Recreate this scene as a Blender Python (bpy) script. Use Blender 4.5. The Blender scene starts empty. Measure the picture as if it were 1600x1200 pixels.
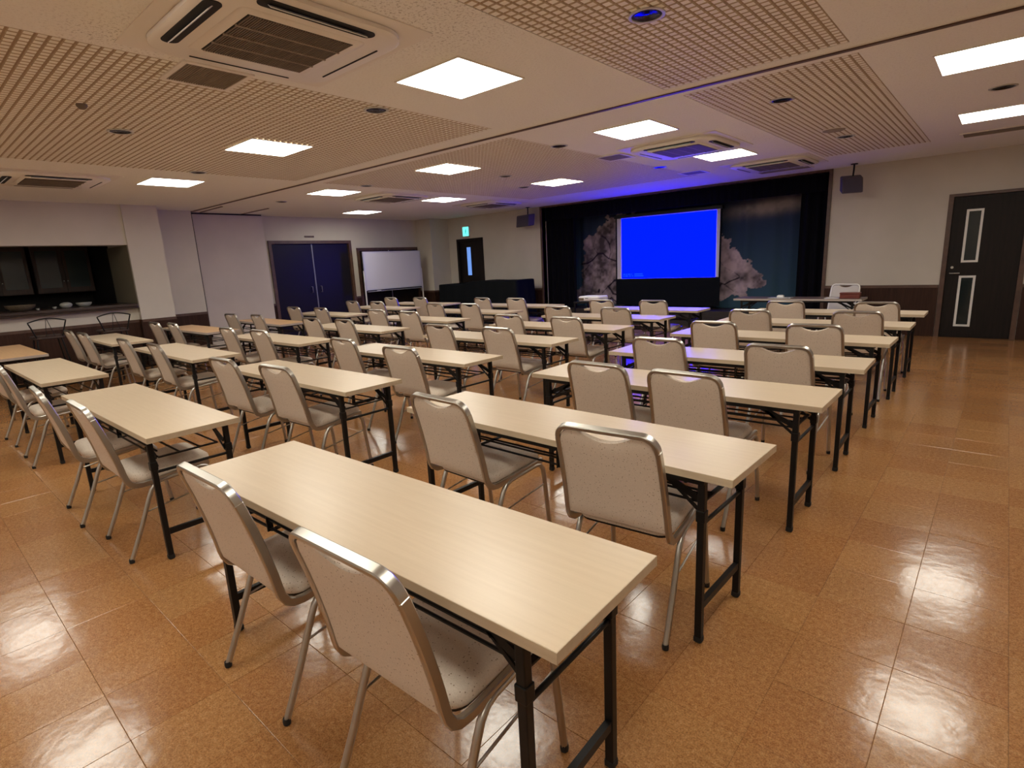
import bpy, bmesh, math, random
import numpy as np
from mathutils import Vector, Matrix
random.seed(7)
C = bpy.context.scene.collection
SC = bpy.context.scene
PI = math.pi

# ------------------------------------------------------------------ camera, world, exposure
FPX, YAW, PITCH, ROLL, CAMH = 862.7, math.radians(41.69), math.radians(-12.432), math.radians(-2.843), 1.4564
cd = bpy.data.cameras.new('camera'); cam = bpy.data.objects.new('camera', cd); C.objects.link(cam)
cd.sensor_width = 36; cd.lens = 36 * FPX / 1600; cd.clip_start = .05; cd.clip_end = 100
fw = Vector((-math.sin(YAW) * math.cos(PITCH), math.cos(YAW) * math.cos(PITCH), math.sin(PITCH)))
r0 = Vector((math.cos(YAW), math.sin(YAW), 0)); u0 = r0.cross(fw)
rr = math.cos(ROLL) * r0 + math.sin(ROLL) * u0; uu = -math.sin(ROLL) * r0 + math.cos(ROLL) * u0
m = Matrix((rr, uu, -fw)).transposed().to_4x4(); m.translation = (0, 0, CAMH)
cam.matrix_world = m
SC.camera = cam
w = bpy.data.worlds.new('world'); SC.world = w; w.use_nodes = True
w.node_tree.nodes['Background'].inputs[0].default_value = (.35, .30, .26, 1)
w.node_tree.nodes['Background'].inputs[1].default_value = 0.02
SC.view_settings.view_transform = 'Standard'; SC.view_settings.look = 'None'
SC.view_settings.gamma = 1; SC.view_settings.exposure = 0.0
SC.view_settings.use_curve_mapping = False
LAMP = 19.0                       # radiance of the ceiling panels
LAMP_COL = (1.0, .97, .85)
SCREEN_GAIN = 1.0

# ------------------------------------------------------------------ materials
def mat(name, col, rough=.5, metal=0, spec=.5, emit=None, es=1, coat=0):
    M = bpy.data.materials.new(name); M.use_nodes = True
    b = M.node_tree.nodes['Principled BSDF']
    b.inputs['Base Color'].default_value = (*col, 1); b.inputs['Roughness'].default_value = rough
    b.inputs['Metallic'].default_value = metal; b.inputs['Specular IOR Level'].default_value = spec
    b.inputs['Coat Weight'].default_value = coat
    if emit: b.inputs['Emission Color'].default_value = (*emit, 1); b.inputs['Emission Strength'].default_value = es
    return M
def nd(M, t, **k):
    n = M.node_tree.nodes.new(t)
    for a, v in k.items(): setattr(n, a, v)
    return n
def lk(M, a, b): M.node_tree.links.new(a, b)
def coords(M, scale=(1, 1, 1), kind='Object'):
    t = nd(M, 'ShaderNodeTexCoord'); mp = nd(M, 'ShaderNodeMapping'); mp.inputs['Scale'].default_value = scale
    lk(M, t.outputs[kind], mp.inputs['Vector']); return mp.outputs[0]
def ramp(M, fac, stops):
    r = nd(M, 'ShaderNodeValToRGB'); e = r.color_ramp.elements
    while len(e) < len(stops): e.new(.5)
    for i, (p, c) in enumerate(stops): e[i].position = p; e[i].color = (*c, 1)
    lk(M, fac, r.inputs['Fac']); return r.outputs['Color']
def noise(M, vec, scale, detail=4, rough=.55):
    n = nd(M, 'ShaderNodeTexNoise'); n.inputs['Scale'].default_value = scale; n.inputs['Detail'].default_value = detail
    n.inputs['Roughness'].default_value = rough; lk(M, vec, n.inputs['Vector']); return n.outputs['Fac']
def bump(M, fac, strength, dist=.01):
    b = nd(M, 'ShaderNodeBump'); b.inputs['Strength'].default_value = strength; b.inputs['Distance'].default_value = dist
    lk(M, fac, b.inputs['Height']); lk(M, b.outputs[0], M.node_tree.nodes['Principled BSDF'].inputs['Normal'])
def base(M, sock): lk(M, sock, M.node_tree.nodes['Principled BSDF'].inputs['Base Color'])
def mixc(M, fac, a, b):
    x = nd(M, 'ShaderNodeMix', data_type='RGBA')
    if isinstance(fac, float): x.inputs['Factor'].default_value = fac
    else: lk(M, fac, x.inputs['Factor'])
    for s, v in ((6, a), (7, b)):
        if isinstance(v, tuple): x.inputs[s].default_value = (*v, 1)
        else: lk(M, v, x.inputs[s])
    return x.outputs[2]

def wood(name, c1, c2, rough, axis=(1.2, 22, 22), spec=.5):
    M = mat(name, c1, rough, spec=spec); v = coords(M, axis)
    f = noise(M, v, 2.2, 6, .65); base(M, ramp(M, f, [(.35, c1), (.65, c2)])); return M
def plaster(name, c, b=.25, sc=140, rough=.85):
    M = mat(name, c, rough, spec=.3); v = coords(M, kind='Object'); f = noise(M, v, sc, 5, .6)
    g = noise(M, v, 1.3, 3)
    base(M, ramp(M, g, [(.3, tuple(x * .93 for x in c)), (.7, tuple(min(1, x * 1.04) for x in c))])); bump(M, f, b, .004); return M

M_WALL = plaster('wall_paper', (.60, .55, .48))
M_PART = plaster('partition_skin', (.58, .52, .48), .1)
M_CEIL = plaster('ceiling_spray', (.88, .86, .80), .8, 60)
# sprayed ceiling with speckled soot stains round the air outlets
def stain_ceiling():
    M = M_CEIL; geo = nd(M, 'ShaderNodeNewGeometry'); v = geo.outputs['Position']; sp = noise(M, v, 60, 3, .75); big = noise(M, v, 2.0, 3)
    tot = None
    for p, r in (((-2.45, 2.1, CH_), .75), ((-2.5, 1.2, CH_), .6), ((-3.6, 1.2, CH_), .5), ((-2.5, 6.9, CH_), .5)):      # soot blown from the air outlets
        d = nd(M, 'ShaderNodeVectorMath', operation='DISTANCE'); lk(M, v, d.inputs[0]); d.inputs[1].default_value = p
        mr = nd(M, 'ShaderNodeMapRange'); mr.inputs['From Min'].default_value = r * .3; mr.inputs['From Max'].default_value = r; mr.inputs['To Min'].default_value = 1; mr.inputs['To Max'].default_value = 0
        lk(M, d.outputs['Value'], mr.inputs['Value'])
        if tot is None: tot = mr.outputs[0]
        else:
            a = nd(M, 'ShaderNodeMath', operation='MAXIMUM'); lk(M, tot, a.inputs[0]); lk(M, mr.outputs[0], a.inputs[1]); tot = a.outputs[0]
    a = nd(M, 'ShaderNodeMath', operation='MULTIPLY_ADD'); lk(M, tot, a.inputs[0]); a.inputs[1].default_value = .75; a.inputs[2].default_value = .22
    b = nd(M, 'ShaderNodeMath', operation='MULTIPLY'); lk(M, a.outputs[0], b.inputs[0]); lk(M, big, b.inputs[1])
    mul = nd(M, 'ShaderNodeMath', operation='MULTIPLY'); lk(M, ramp(M, sp, [(.53, (0, 0, 0)), (.64, (1, 1, 1))]), mul.inputs[0]); lk(M, b.outputs[0], mul.inputs[1])
    base(M, mixc(M, mul.outputs[0], (.88, .86, .80), (.25, .19, .13)))
CH_ = 2.70
stain_ceiling()
M_LAT = mat('lattice_face', (.88, .85, .77), .6, spec=.3)
M_LATW = mat('lattice_side', (.55, .45, .33), .8, spec=.1)  # groove sides: shade of the recess put into a darker colour
M_LATB = mat('lattice_back', (.38, .285, .20), .8, spec=.1)  # groove bottoms: darker still, shade in the depths painted in
M_WAIN = wood('wainscot_wood', (.056, .026, .017), (.034, .016, .011), .5, (14, 14, 1.0), .15)
M_CAP = wood('brown_trim', (.12, .062, .04), (.07, .035, .025), .45, (3, 3, 3))
M_DOOR = wood('dark_door', (.018, .012, .010), (.011, .008, .007), .5, (14, 14, 1), .2)
M_NAVY = mat('dark_glossy_door', (.013, .011, .018), .33, spec=.22)
M_BLACK = mat('black_steel', (.006, .0055, .0055), .45, spec=.3)
M_RUB = mat('black_rubber', (.01, .01, .01), .7)
M_STEEL = mat('brushed_steel', (.50, .475, .43), .34, 1)
M_CHROME = mat('chrome', (.80, .79, .78), .12, 1)
M_ALU = mat('pale_aluminium', (.62, .61, .58), .4, .6)
M_WHITE = mat('white_plastic', (.78, .76, .72), .4)
M_ACW = mat('cream_plastic', (.82, .77, .70), .45)
M_GRILL = mat('grille_brown', (.17, .13, .095), .6)
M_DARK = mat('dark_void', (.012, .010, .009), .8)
M_GLASS = mat('smoked_glass', (.012, .02, .022), .08)
M_LAMP = mat('lamp_diffuser', (.8, .8, .8), .5, emit=LAMP_COL, es=LAMP)
M_BCLOTH = mat('black_cloth', (.005, .0065, .009), .9, spec=.15)
M_CURT = mat('black_velvet', (.004, .004, .007), .95, spec=.1)
M_SCRW = mat('screen_fabric', (.72, .70, .74), .7)
M_BLUE = mat('projected_blue', (.0, .0, .02), .9, spec=.05, emit=(.0, .0016, 1.0), es=9 * SCREEN_GAIN)
M_BLUE2 = mat('projected_text', (.0, .0, .02), .9, spec=.05, emit=(.001, .010, 1.0), es=9)
M_EXIT = mat('exit_face', (.2, .8, .75), .4, emit=(.16, .95, .85), es=1.3)
M_EXITG = mat('exit_green', (.0, .3, .25), .4, emit=(.02, .5, .42), es=.6)
M_STRIP = mat('door_glass_lit', (.2, .3, .5), .2, emit=(.16, .36, .95), es=.85)
M_PROJ = mat('projector_shell', (.75, .73, .76), .35)
M_STAGE = wood('stage_floor', (.03, .022, .02), (.018, .013, .012), .5, (2, 20, 20))
M_BOARD = mat('whiteboard_face', (.62, .61, .66), .25)
M_REDBROWN = mat('red_brown_lacquer', (.16, .035, .025), .35)
M_PAPER = mat('paper', (.7, .66, .6), .8)
M_CAB = wood('cabinet_wood', (.06, .025, .015), (.04, .018, .012), .5, (10, 10, 1))
M_CGLASS = mat('cabinet_glass', (.055, .07, .07), .12)
M_COUNTER = wood('counter_wood', (.05, .028, .024), (.03, .018, .016), .3, (10, 1.5, 10))
M_CERAM = mat('pale_ceramic', (.42, .42, .38), .4)
M_BASK = wood('woven_tray', (.16, .12, .075), (.09, .065, .04), .7, (20, 20, 20))
M_TOP = wood('pale_maple_laminate', (.655, .525, .375), (.615, .485, .34), .31, (1.1, 26, 26), .55)
M_EDGE = wood('pale_edge_band', (.58, .47, .33), (.52, .41, .28), .45, (1.1, 20, 20))
M_AMB = wood('amber_laminate', (.58, .36, .19), (.50, .30, .15), .33, (1.1, 26, 26), .55)
M_AMBE = wood('grey_edge_band', (.46, .40, .36), (.42, .36, .32), .45, (1.1, 20, 20))
M_BRT = wood('dark_brown_laminate', (.17, .12, .10), (.13, .09, .075), .35, (1.1, 26, 26))

def fabric():
    M = mat('speckled_beige_vinyl', (.66, .56, .46), .55, spec=.35); v = coords(M)
    vo = nd(M, 'ShaderNodeTexVoronoi'); vo.inputs['Scale'].default_value = 95; lk(M, v, vo.inputs['Vector'])
    lt = nd(M, 'ShaderNodeMath', operation='LESS_THAN'); lt.inputs[1].default_value = .175; lk(M, vo.outputs['Distance'], lt.inputs[0])
    wn = nd(M, 'ShaderNodeMath', operation='GREATER_THAN'); wn.inputs[1].default_value = .30; lk(M, vo.outputs['Color'], wn.inputs[0])
    mu = nd(M, 'ShaderNodeMath', operation='MULTIPLY'); lk(M, lt.outputs[0], mu.inputs[0]); lk(M, wn.outputs[0], mu.inputs[1])
    g = ramp(M, noise(M, v, 300, 2), [(.3, (.62, .525, .43)), (.7, (.72, .61, .505))])
    base(M, mixc(M, mu.outputs[0], g, (.31, .22, .155))); bump(M, noise(M, v, 400, 2), .15, .001); return M
M_FAB = fabric()

def tilemat(name, a, b, c):
    M = mat(name, a, .16, spec=.5); v = coords(M, kind='Generated') if False else coords(M, kind='Object')
    geo = nd(M, 'ShaderNodeNewGeometry'); v = geo.outputs['Position']
    f = noise(M, v, 55, 6, .75); g = noise(M, v, 190, 3, .6); h = noise(M, v, .9, 3, .5)
    c1 = ramp(M, f, [(.34, a), (.52, b), (.72, c)])
    c2 = ramp(M, g, [(.36, (.60, .57, .54)), (.62, (1.15, 1.15, 1.15))])
    mm = nd(M, 'ShaderNodeMix', data_type='RGBA', blend_type='MULTIPLY'); mm.inputs['Factor'].default_value = .8
    lk(M, c1, mm.inputs[6]); lk(M, c2, mm.inputs[7])
    m2 = nd(M, 'ShaderNodeMix', data_type='RGBA', blend_type='MULTIPLY'); m2.inputs['Factor'].default_value = .8
    lk(M, mm.outputs[2], m2.inputs[6]); lk(M, ramp(M, h, [(.35, (.86, .85, .84)), (.65, (1.04, 1.03, 1.0))]), m2.inputs[7])
    base(M, m2.outputs[2])
    rg = nd(M, 'ShaderNodeMapRange'); rg.inputs['To Min'].default_value = .09; rg.inputs['To Max'].default_value = .26
    lk(M, f, rg.inputs['Value']); lk(M, rg.outputs[0], M.node_tree.nodes['Principled BSDF'].inputs['Roughness'])
    wv = noise(M, v, 7, 3, .5); ad = nd(M, 'ShaderNodeMath', operation='MULTIPLY_ADD'); ad.inputs[1].default_value = .12
    lk(M, noise(M, v, 45, 3), ad.inputs[0]); lk(M, wv, ad.inputs[2]); bump(M, ad.outputs[0], .35, .006)
    return M
TILES = [tilemat('vinyl_tile', (.30, .135, .045), (.40, .19, .07), (.50, .27, .115)),
         tilemat('vinyl_tile_pale', (.32, .150, .053), (.42, .21, .08), (.52, .29, .13)),
         tilemat('vinyl_tile_deep', (.285, .122, .040), (.38, .175, .063), (.48, .25, .105))]
M_JOINT = mat('tile_joint', (.20, .10, .045), .6)

# ------------------------------------------------------------------ mesh helpers
class MB:
    def __init__(s): s.v = []; s.f = []; s.mi = []; s.sm = []
    def add(s, vs, fs, mi=0, smooth=False):
        o = len(s.v); s.v += [tuple(x) for x in vs]
        for f in fs: s.f.append(tuple(o + i for i in f)); s.mi.append(mi); s.sm.append(smooth)
    def box(s, x0, x1, y0, y1, z0, z1, mi=0):
        if x0 > x1: x0, x1 = x1, x0
        if y0 > y1: y0, y1 = y1, y0
        if z0 > z1: z0, z1 = z1, z0
        s.add([(x0, y0, z0), (x1, y0, z0), (x1, y1, z0), (x0, y1, z0), (x0, y0, z1), (x1, y0, z1), (x1, y1, z1), (x0, y1, z1)],
              [(0, 3, 2, 1), (4, 5, 6, 7), (0, 1, 5, 4), (1, 2, 6, 5), (2, 3, 7, 6), (3, 0, 4, 7)], mi)
        return s
    def bbox(s, x0, x1, y0, y1, z0, z1, b=.003, mi=0):      # box with chamfered edges (all 12)
        if x0 > x1: x0, x1 = x1, x0
        if y0 > y1: y0, y1 = y1, y0
        bm = bmesh.new(); bmesh.ops.create_cube(bm, size=1)
        bmesh.ops.scale(bm, vec=(x1 - x0, y1 - y0, z1 - z0), verts=bm.verts)
        bmesh.ops.translate(bm, vec=((x0 + x1) / 2, (y0 + y1) / 2, (z0 + z1) / 2), verts=bm.verts)
        bmesh.ops.bevel(bm, geom=list(bm.edges), offset=b, segments=2, affect='EDGES', profile=.5)
        bm.verts.index_update(); s.add([v.co[:] for v in bm.verts], [[v.index for v in f.verts] for f in bm.faces], mi)
        bm.free(); return s
    def tube(s, pts, r, n=8, sq=None, N=None, mi=0, caps=True, closed=False):
        """sweep: round radius r, or rectangle-ish sq=(half_wide, half_thin) with N the wide direction per point"""
        pts = [Vector(p) for p in pts]; k = len(pts); rings = []
        prevn = None
        for i, p in enumerate(pts):
            a = pts[(i - 1) % k] if (i > 0 or closed) else p; b = pts[(i + 1) % k] if (i < k - 1 or closed) else p
            t = (b - a).normalized()
            if N is not None: nn = Vector(N[i]) if not isinstance(N, Vector) else N.copy()
            elif prevn is None: nn = Vector((0, 0, 1)) if abs(t.z) < .9 else Vector((1, 0, 0))
            else: nn = prevn
            nn = (nn - t * nn.dot(t)).normalized(); bn = t.cross(nn); prevn = nn
            ring = []
            if sq:
                for c, d in ((1, -.62), (1, .62), (.78, 1), (-.78, 1), (-1, .62), (-1, -.62), (-.78, -1), (.78, -1)):
                    ring.append(p + nn * c * sq[0] + bn * d * sq[1])
            else:
                rad = r[i] if isinstance(r, (list, tuple)) else r
                for j in range(n):
                    a_ = 2 * PI * j / n; ring.append(p + nn * math.cos(a_) * rad + bn * math.sin(a_) * rad)
            rings.append(ring)
        vs = [q for ring in rings for q in ring]; fs = []
        for i in range(k if closed else k - 1):
            for j in range(n):
                i2 = (i + 1) % k; fs.append((i * n + j, i * n + (j + 1) % n, i2 * n + (j + 1) % n, i2 * n + j))
        if caps and not closed: fs += [tuple(range(n - 1, -1, -1)), tuple((k - 1) * n + j for j in range(n))]
        s.add(vs, fs, mi, True); return s
    def bar(s, a, b, w, t, up=(0, 0, 1), mi=0):              # straight rectangular bar
        a, b = Vector(a), Vector(b); d = (b - a).normalized(); u = Vector(up)
        if abs(d.dot(u)) > .95: u = Vector((1, 0, 0))
        x = d.cross(u).normalized(); y = x.cross(d)
        vs = [p + x * i * w / 2 + y * j * t / 2 for p in (a, b) for i, j in ((-1, -1), (1, -1), (1, 1), (-1, 1))]
        s.add(vs, [(0, 1, 2, 3), (7, 6, 5, 4), (0, 4, 5, 1), (1, 5, 6, 2), (2, 6, 7, 3), (3, 7, 4, 0)], mi); return s
    def lathe(s, prof, cx=0, cy=0, n=24, mi=0, smooth=True, z0=0):
        vs = [(cx + r * math.cos(2 * PI * j / n), cy + r * math.sin(2 * PI * j / n), z + z0) for r, z in prof for j in range(n)]
        fs = [(i * n + j, i * n + (j + 1) % n, (i + 1) * n + (j + 1) % n, (i + 1) * n + j) for i in range(len(prof) - 1) for j in range(n)]
        s.add(vs, fs, mi, smooth); return s
    def rings(s, rings, mi=0, smooth=True, cap0=True, cap1=True):
        n = len(rings[0]); vs = [p for r in rings for p in r]
        fs = [(i * n + j, i * n + (j + 1) % n, (i + 1) * n + (j + 1) % n, (i + 1) * n + j) for i in range(len(rings) - 1) for j in range(n)]
        if cap0: fs.append(tuple(range(n - 1, -1, -1)))
        if cap1: fs.append(tuple((len(rings) - 1) * n + j for j in range(n)))
        s.add(vs, fs, mi, smooth); return s
    def build(s, name, mats, parent=None, kind=None, sharp=50):
        me = bpy.data.meshes.new(name); me.from_pydata(s.v, [], s.f)
        if not isinstance(mats, (list, tuple)): mats = [mats]
        for M in mats: me.materials.append(M)
        me.polygons.foreach_set('material_index', s.mi); me.polygons.foreach_set('use_smooth', s.sm)
        bm = bmesh.new(); bm.from_mesh(me); bmesh.ops.recalc_face_normals(bm, faces=bm.faces); bm.to_mesh(me); bm.free()
        if any(s.sm):
            try: me.set_sharp_from_angle(angle=math.radians(sharp))
            except Exception: pass
        me.update()
        o = bpy.data.objects.new(name, me); C.objects.link(o)
        if parent: o.parent = parent
        if kind: o['kind'] = kind
        return o
def B(*a, **k): return MB().box(*a, **k)
def tag(o, label, cat, group=None):
    o['label'] = label; o['category'] = cat
    if group: o['group'] = group
    return o
def thing(name, label, cat, loc=(0, 0, 0), rz=0, group=None):
    o = bpy.data.objects.new(name, None); C.objects.link(o); o.location = loc; o.rotation_euler = (0, 0, rz); o.empty_display_size = .1
    return tag(o, label, cat, group)
def struct(name, mb, mats, parent=None, label=None):
    o = mb.build(name, mats, parent)
    o['kind'] = 'structure'
    if label: o['label'] = label
    return o
def dup(root, loc, rz, label):
    r = root.copy(); C.objects.link(r); r.location = loc; r.rotation_euler = (0, 0, rz); r['label'] = label
    for ch in list(root.children):
        c = ch.copy(); C.objects.link(c); c.parent = r
        for g in ch.children:
            d = g.copy(); C.objects.link(d); d.parent = c
    return r
def rrect(hx, hy, r, z, n=6, cx=0, cy=0):
    out = []
    for qx, qy, a0 in ((1, 1, 0), (-1, 1, 90), (-1, -1, 180), (1, -1, 270)):
        for i in range(n + 1):
            a = math.radians(a0 + 90 * i / n); out.append((cx + qx * (hx - r) + r * math.cos(a), cy + qy * (hy - r) + r * math.sin(a), z))
    return out

# ------------------------------------------------------------------ room dimensions
CH = 2.70; WH = .80
XL, XR, YB, YS = -12.3, 2.0, -3.0, 10.8
# ---- floor: slab + individual vinyl tiles
P = .3048; X0, Y0 = -.147, 1.795
floor = struct('floor', B(XL - 2.2, XR, YB, YS, -.06, -.004), M_JOINT, label='glossy orange-brown speckled vinyl tile floor')
def proj(x, y, z=0):
    d = Vector((x, y, z - CAMH)); zz = d.dot(fw)
    if zz < .05: return None
    return 800 + FPX * d.dot(rr) / zz, 600 - FPX * d.dot(uu) / zz, zz
tiles = []
for i in range(-42, 8):
    for j in range(-17, 31):
        cx, cy = X0 + (i + .5) * P, Y0 + (j + .5) * P
        if cx - P / 2 < -11.3 and cy - P/2 < 3.0: continue
        if cx < XL + .02 or cx > XR or cy < YB or cy + P / 2 > YS + .2: continue
        q = proj(cx, cy); vis = q is not None and -60 < q[0] < 1660 and -60 < q[1] < 1290
        tiles.append((0 if vis else 1, math.hypot(cx, cy), cx, cy))
tiles.sort()
g = .0004
tm = []
for M in TILES:
    t = MB(); h = P / 2 - g; b = .0012
    t.rings([[(-h, -h, -.004), (h, -h, -.004), (h, h, -.004), (-h, h, -.004)],
             [(-h, -h, -b * .6), (h, -h, -b * .6), (h, h, -b * .6), (-h, h, -b * .6)],
             [(-h + b, -h + b, 0), (h - b, -h + b, 0), (h - b, h - b, 0), (-h + b, h - b, 0)]], smooth=False, cap0=False)
    o = t.build('floor_tile', M); tm.append(o.data); bpy.data.objects.remove(o)
rest = MB(); nt = 0
for k, (a, d, cx, cy) in enumerate(tiles):
    tx, ty = random.gauss(0, .0011), random.gauss(0, .0011)
    if k < 298 and a == 0:
        o = bpy.data.objects.new('floor_tile', random.choice(tm)); C.objects.link(o); o.parent = floor
        o.location = (cx, cy, 0); o.rotation_euler = (tx, ty, 0)
    else:
        h = P / 2 - g
        x1 = min(cx + h, XR); y1 = min(cy + h, YS)
        z = lambda x, y: (x - cx) * -ty + (y - cy) * tx
        rest.add([(x, y, z(x, y)) for x, y in ((cx - h, cy - h), (x1, cy - h), (x1, y1), (cx - h, y1))], [(0, 1, 2, 3)], random.randrange(3))
rest.build('floor_tiles_beyond', TILES, floor, 'stuff')

# ---- ceiling with sunk lattice fields
TRK = lambda x: 4.315 + .0143 * (x + 11.9)        # the partition track, slightly out of square
zones = [(-7.55, -3.80, -1.0, 4.17), (-2.13, -.88, -1.0, 4.33), (-2.10, -.88, 4.60, 9.3), (-7.55, -3.95, 4.58, 9.3)]
ce = MB()
def ceil_rect(x0, x1, y0, y1): ce.box(x0, x1, y0, y1, CH, CH + .02)
xs = sorted({XL - .3, XR, -7.55, -3.80, -3.95, -2.13, -2.10, -.88}); ys = sorted({YB, YS, -1.0, 4.17, 4.33, 4.58, 4.60, 9.3})
for i in range(len(xs) - 1):
    for j in range(len(ys) - 1):
        mx, my = (xs[i] + xs[i + 1]) / 2, (ys[j] + ys[j + 1]) / 2
        if any(z[0] < mx < z[1] and z[2] < my < z[3] for z in zones): continue
        ceil_rect(xs[i], xs[i + 1], ys[j], ys[j + 1])
ce.box(XL - .3, XR, YB, YS, CH + .022, CH + .06)
ceiling = struct('ceiling', ce, M_CEIL, label='sprayed beige ceiling with sunk lattice fields')
for (x0, x1, y0, y1) in zones:
    p_ = .0565; gv = .0048; dp = .006
    L = MB(); nx = round((x1 - x0) / p_); ny = round((y1 - y0) / p_); px_, py_ = (x1 - x0) / nx, (y1 - y0) / ny
    for i in range(nx):
        for j in range(ny):
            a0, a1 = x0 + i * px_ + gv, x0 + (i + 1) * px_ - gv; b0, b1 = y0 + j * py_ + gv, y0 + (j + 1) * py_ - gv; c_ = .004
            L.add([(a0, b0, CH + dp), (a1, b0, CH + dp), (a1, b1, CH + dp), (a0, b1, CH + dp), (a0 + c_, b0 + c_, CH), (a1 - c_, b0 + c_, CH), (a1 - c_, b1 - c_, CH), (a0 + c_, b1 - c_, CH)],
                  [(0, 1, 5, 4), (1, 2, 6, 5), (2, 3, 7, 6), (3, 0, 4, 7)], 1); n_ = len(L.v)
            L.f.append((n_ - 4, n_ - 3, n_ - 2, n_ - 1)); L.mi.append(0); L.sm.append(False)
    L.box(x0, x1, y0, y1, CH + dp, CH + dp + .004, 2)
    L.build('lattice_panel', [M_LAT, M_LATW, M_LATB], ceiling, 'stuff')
# ---- walls
def wain(x0, x1, y0, y1, axis):
    """dark wood dado on a wall face; (x0..x1,y0..y1) is the panel body"""
    return MB().box(x0, x1, y0, y1, 0, WH - .045)
# stage wall (front)
SX0, SX1 = -8.40, -2.345
D2 = (-11.33, -10.43)                    # dark exit door at far left
D1 = (-.69, .175)                        # dark door on the right
wf = MB()
for a, b in ((XL, D2[0]), (D2[1], SX0), (SX1, D1[0]), (D1[1], XR)): wf.box(a, b, YS, YS + .15, 0, CH)
for a, b in (D2, D1): wf.box(a, b, YS, YS + .15, 2.10, CH)
struct('wall_front', wf, M_WALL, label='beige papered wall either side of the stage')
wd = MB(); cp = MB()
for a, b in ((XL, D2[0] - .05), (D2[1] + .05, SX0 - .05), (SX1 + .05, D1[0] - .045), (D1[1] + .045, XR)):
    wd.box(a, b, YS - .018, YS, 0, WH - .045); cp.box(a, b, YS - .03, YS, WH - .045, WH)
    n = int((b - a) / .9)
struct('trim_1', wd, M_WAIN, label='dark wood dado panels on the stage wall'); struct('trim_2', cp, M_CAP, label='brown rail capping the dado on the stage wall')
# left side walls: door wall, corner column, bay wall, column, servery
wl = MB()
wl.box(XL - .15, XL, 5.75, 5.98, 0, CH); wl.box(XL - .15, XL, 5.98, 8.0, 2.15, CH); wl.box(XL - .15, XL, 8.0, YS, 0, CH)
wl.box(XL - .15, XL, 4.2, 5.75, 0, CH)
wl.box(XL, -11.70, 10.15, YS, 0, CH)                 # corner column
wl.box(-12.3, -11.72, 3.50, 4.26, 0, CH)             # bay wall beside parked partition
wl.box(-12.3, -11.10, 2.97, 3.50, 0, CH)             # square column
wl.box(-11.42, -11.13, YB, 2.97, 2.05, CH)           # header over the servery
wl.box(-11.42, -11.22, YB, 2.97, 0, 1.0)             # low wall under the counter
struct('wall_left', wl, M_WALL, label='beige left wall with column, servery header and door wall')
wd = MB(); cp = MB()
def wx(x, y0, y1): wd.box(x, x + .018, y0, y1, 0, WH - .045); cp.box(x, x + .028, y0, y1, WH - .045, WH)
def wy(y, x0, x1): wd.box(x0, x1, y - .018, y, 0, WH - .045); cp.box(x0, x1, y - .028, y, WH - .045, WH)
wx(XL, 5.76, 5.94); wx(XL, 8.04, 8.18); wx(-11.70, 10.15, YS - .03); wy(10.15, XL, -11.67)
wx(-11.72, 3.50, 4.26); wx(-11.10, 2.97, 3.50); wx(-11.22, YB, 2.97)
wd.box(-11.72, -11.08, 3.5, 3.518, 0, WH - .045); wd.box(-11.20, -11.082, 2.952, 2.97, 0, WH)
struct('trim_3', wd, M_WAIN, label='dark wood dado along the left wall'); struct('trim_4', cp, M_CAP, label='brown rail capping the left dado')
struct('wall_right', B(XR, XR + .15, YB, YS, 0, CH), M_WALL); struct('wall_back', B(XL, XR, YB - .15, YB, 0, CH), M_WALL)
# kitchen beyond the servery
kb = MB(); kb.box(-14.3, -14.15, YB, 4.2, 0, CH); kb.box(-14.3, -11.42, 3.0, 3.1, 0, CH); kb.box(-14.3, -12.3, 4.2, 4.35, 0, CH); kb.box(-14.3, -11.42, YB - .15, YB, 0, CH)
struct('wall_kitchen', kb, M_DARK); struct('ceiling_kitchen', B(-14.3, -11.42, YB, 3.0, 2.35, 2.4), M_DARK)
struct('jamb_servery', B(-12.32, -11.10, 2.955, 2.972, 1.0, 2.05), mat('olive_paint', (.20, .18, .13), .8))

# ---- partition track, parked folding partition
tr = thing('partition_track', 'dark brown partition track running across the ceiling', 'track', (0, 0, 0))
def trk(x0, x1, f, nm='rail'):
    mb = MB()
    mb.bar((x0, f(x0), CH - .004), (x1, f(x1), CH - .004), .040, .014, mi=0)
    for s in (-1, 1): mb.bar((x0, f(x0) + s * .029, CH - .001), (x1, f(x1) + s * .029, CH - .001), .014, .005, mi=1)
    mb.build(nm, [M_CAP, M_ACW], tr)
trk(-11.9, XR, TRK); trk(-11.9, -10.83, lambda x: 4.50 - (x + 11.9) * .02, 'siding_rail'); trk(-11.98, -10.83, lambda x: 5.34, 'siding_rail')
pt = thing('folding_partition', 'tall beige partition panel parked against the left wall', 'partition', (-12.0, 5.06, 0))
MB().bbox(-.12, .0, -.685, .69, .02, CH - .03, .004).build('panel', M_PART, pt)
MB().box(-.13, -.005, -.715, -.687, .0, CH - .02).build('edge_gap_shade', M_RUB, pt)  # black strip standing in for the dark gap along the left edge
MB().box(-.10, -.012, -.68, .69, CH - .03, CH - .004).build('top_gap_shade', M_RUB, pt)  # black strip standing in for the shadow gap above the panel

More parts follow.
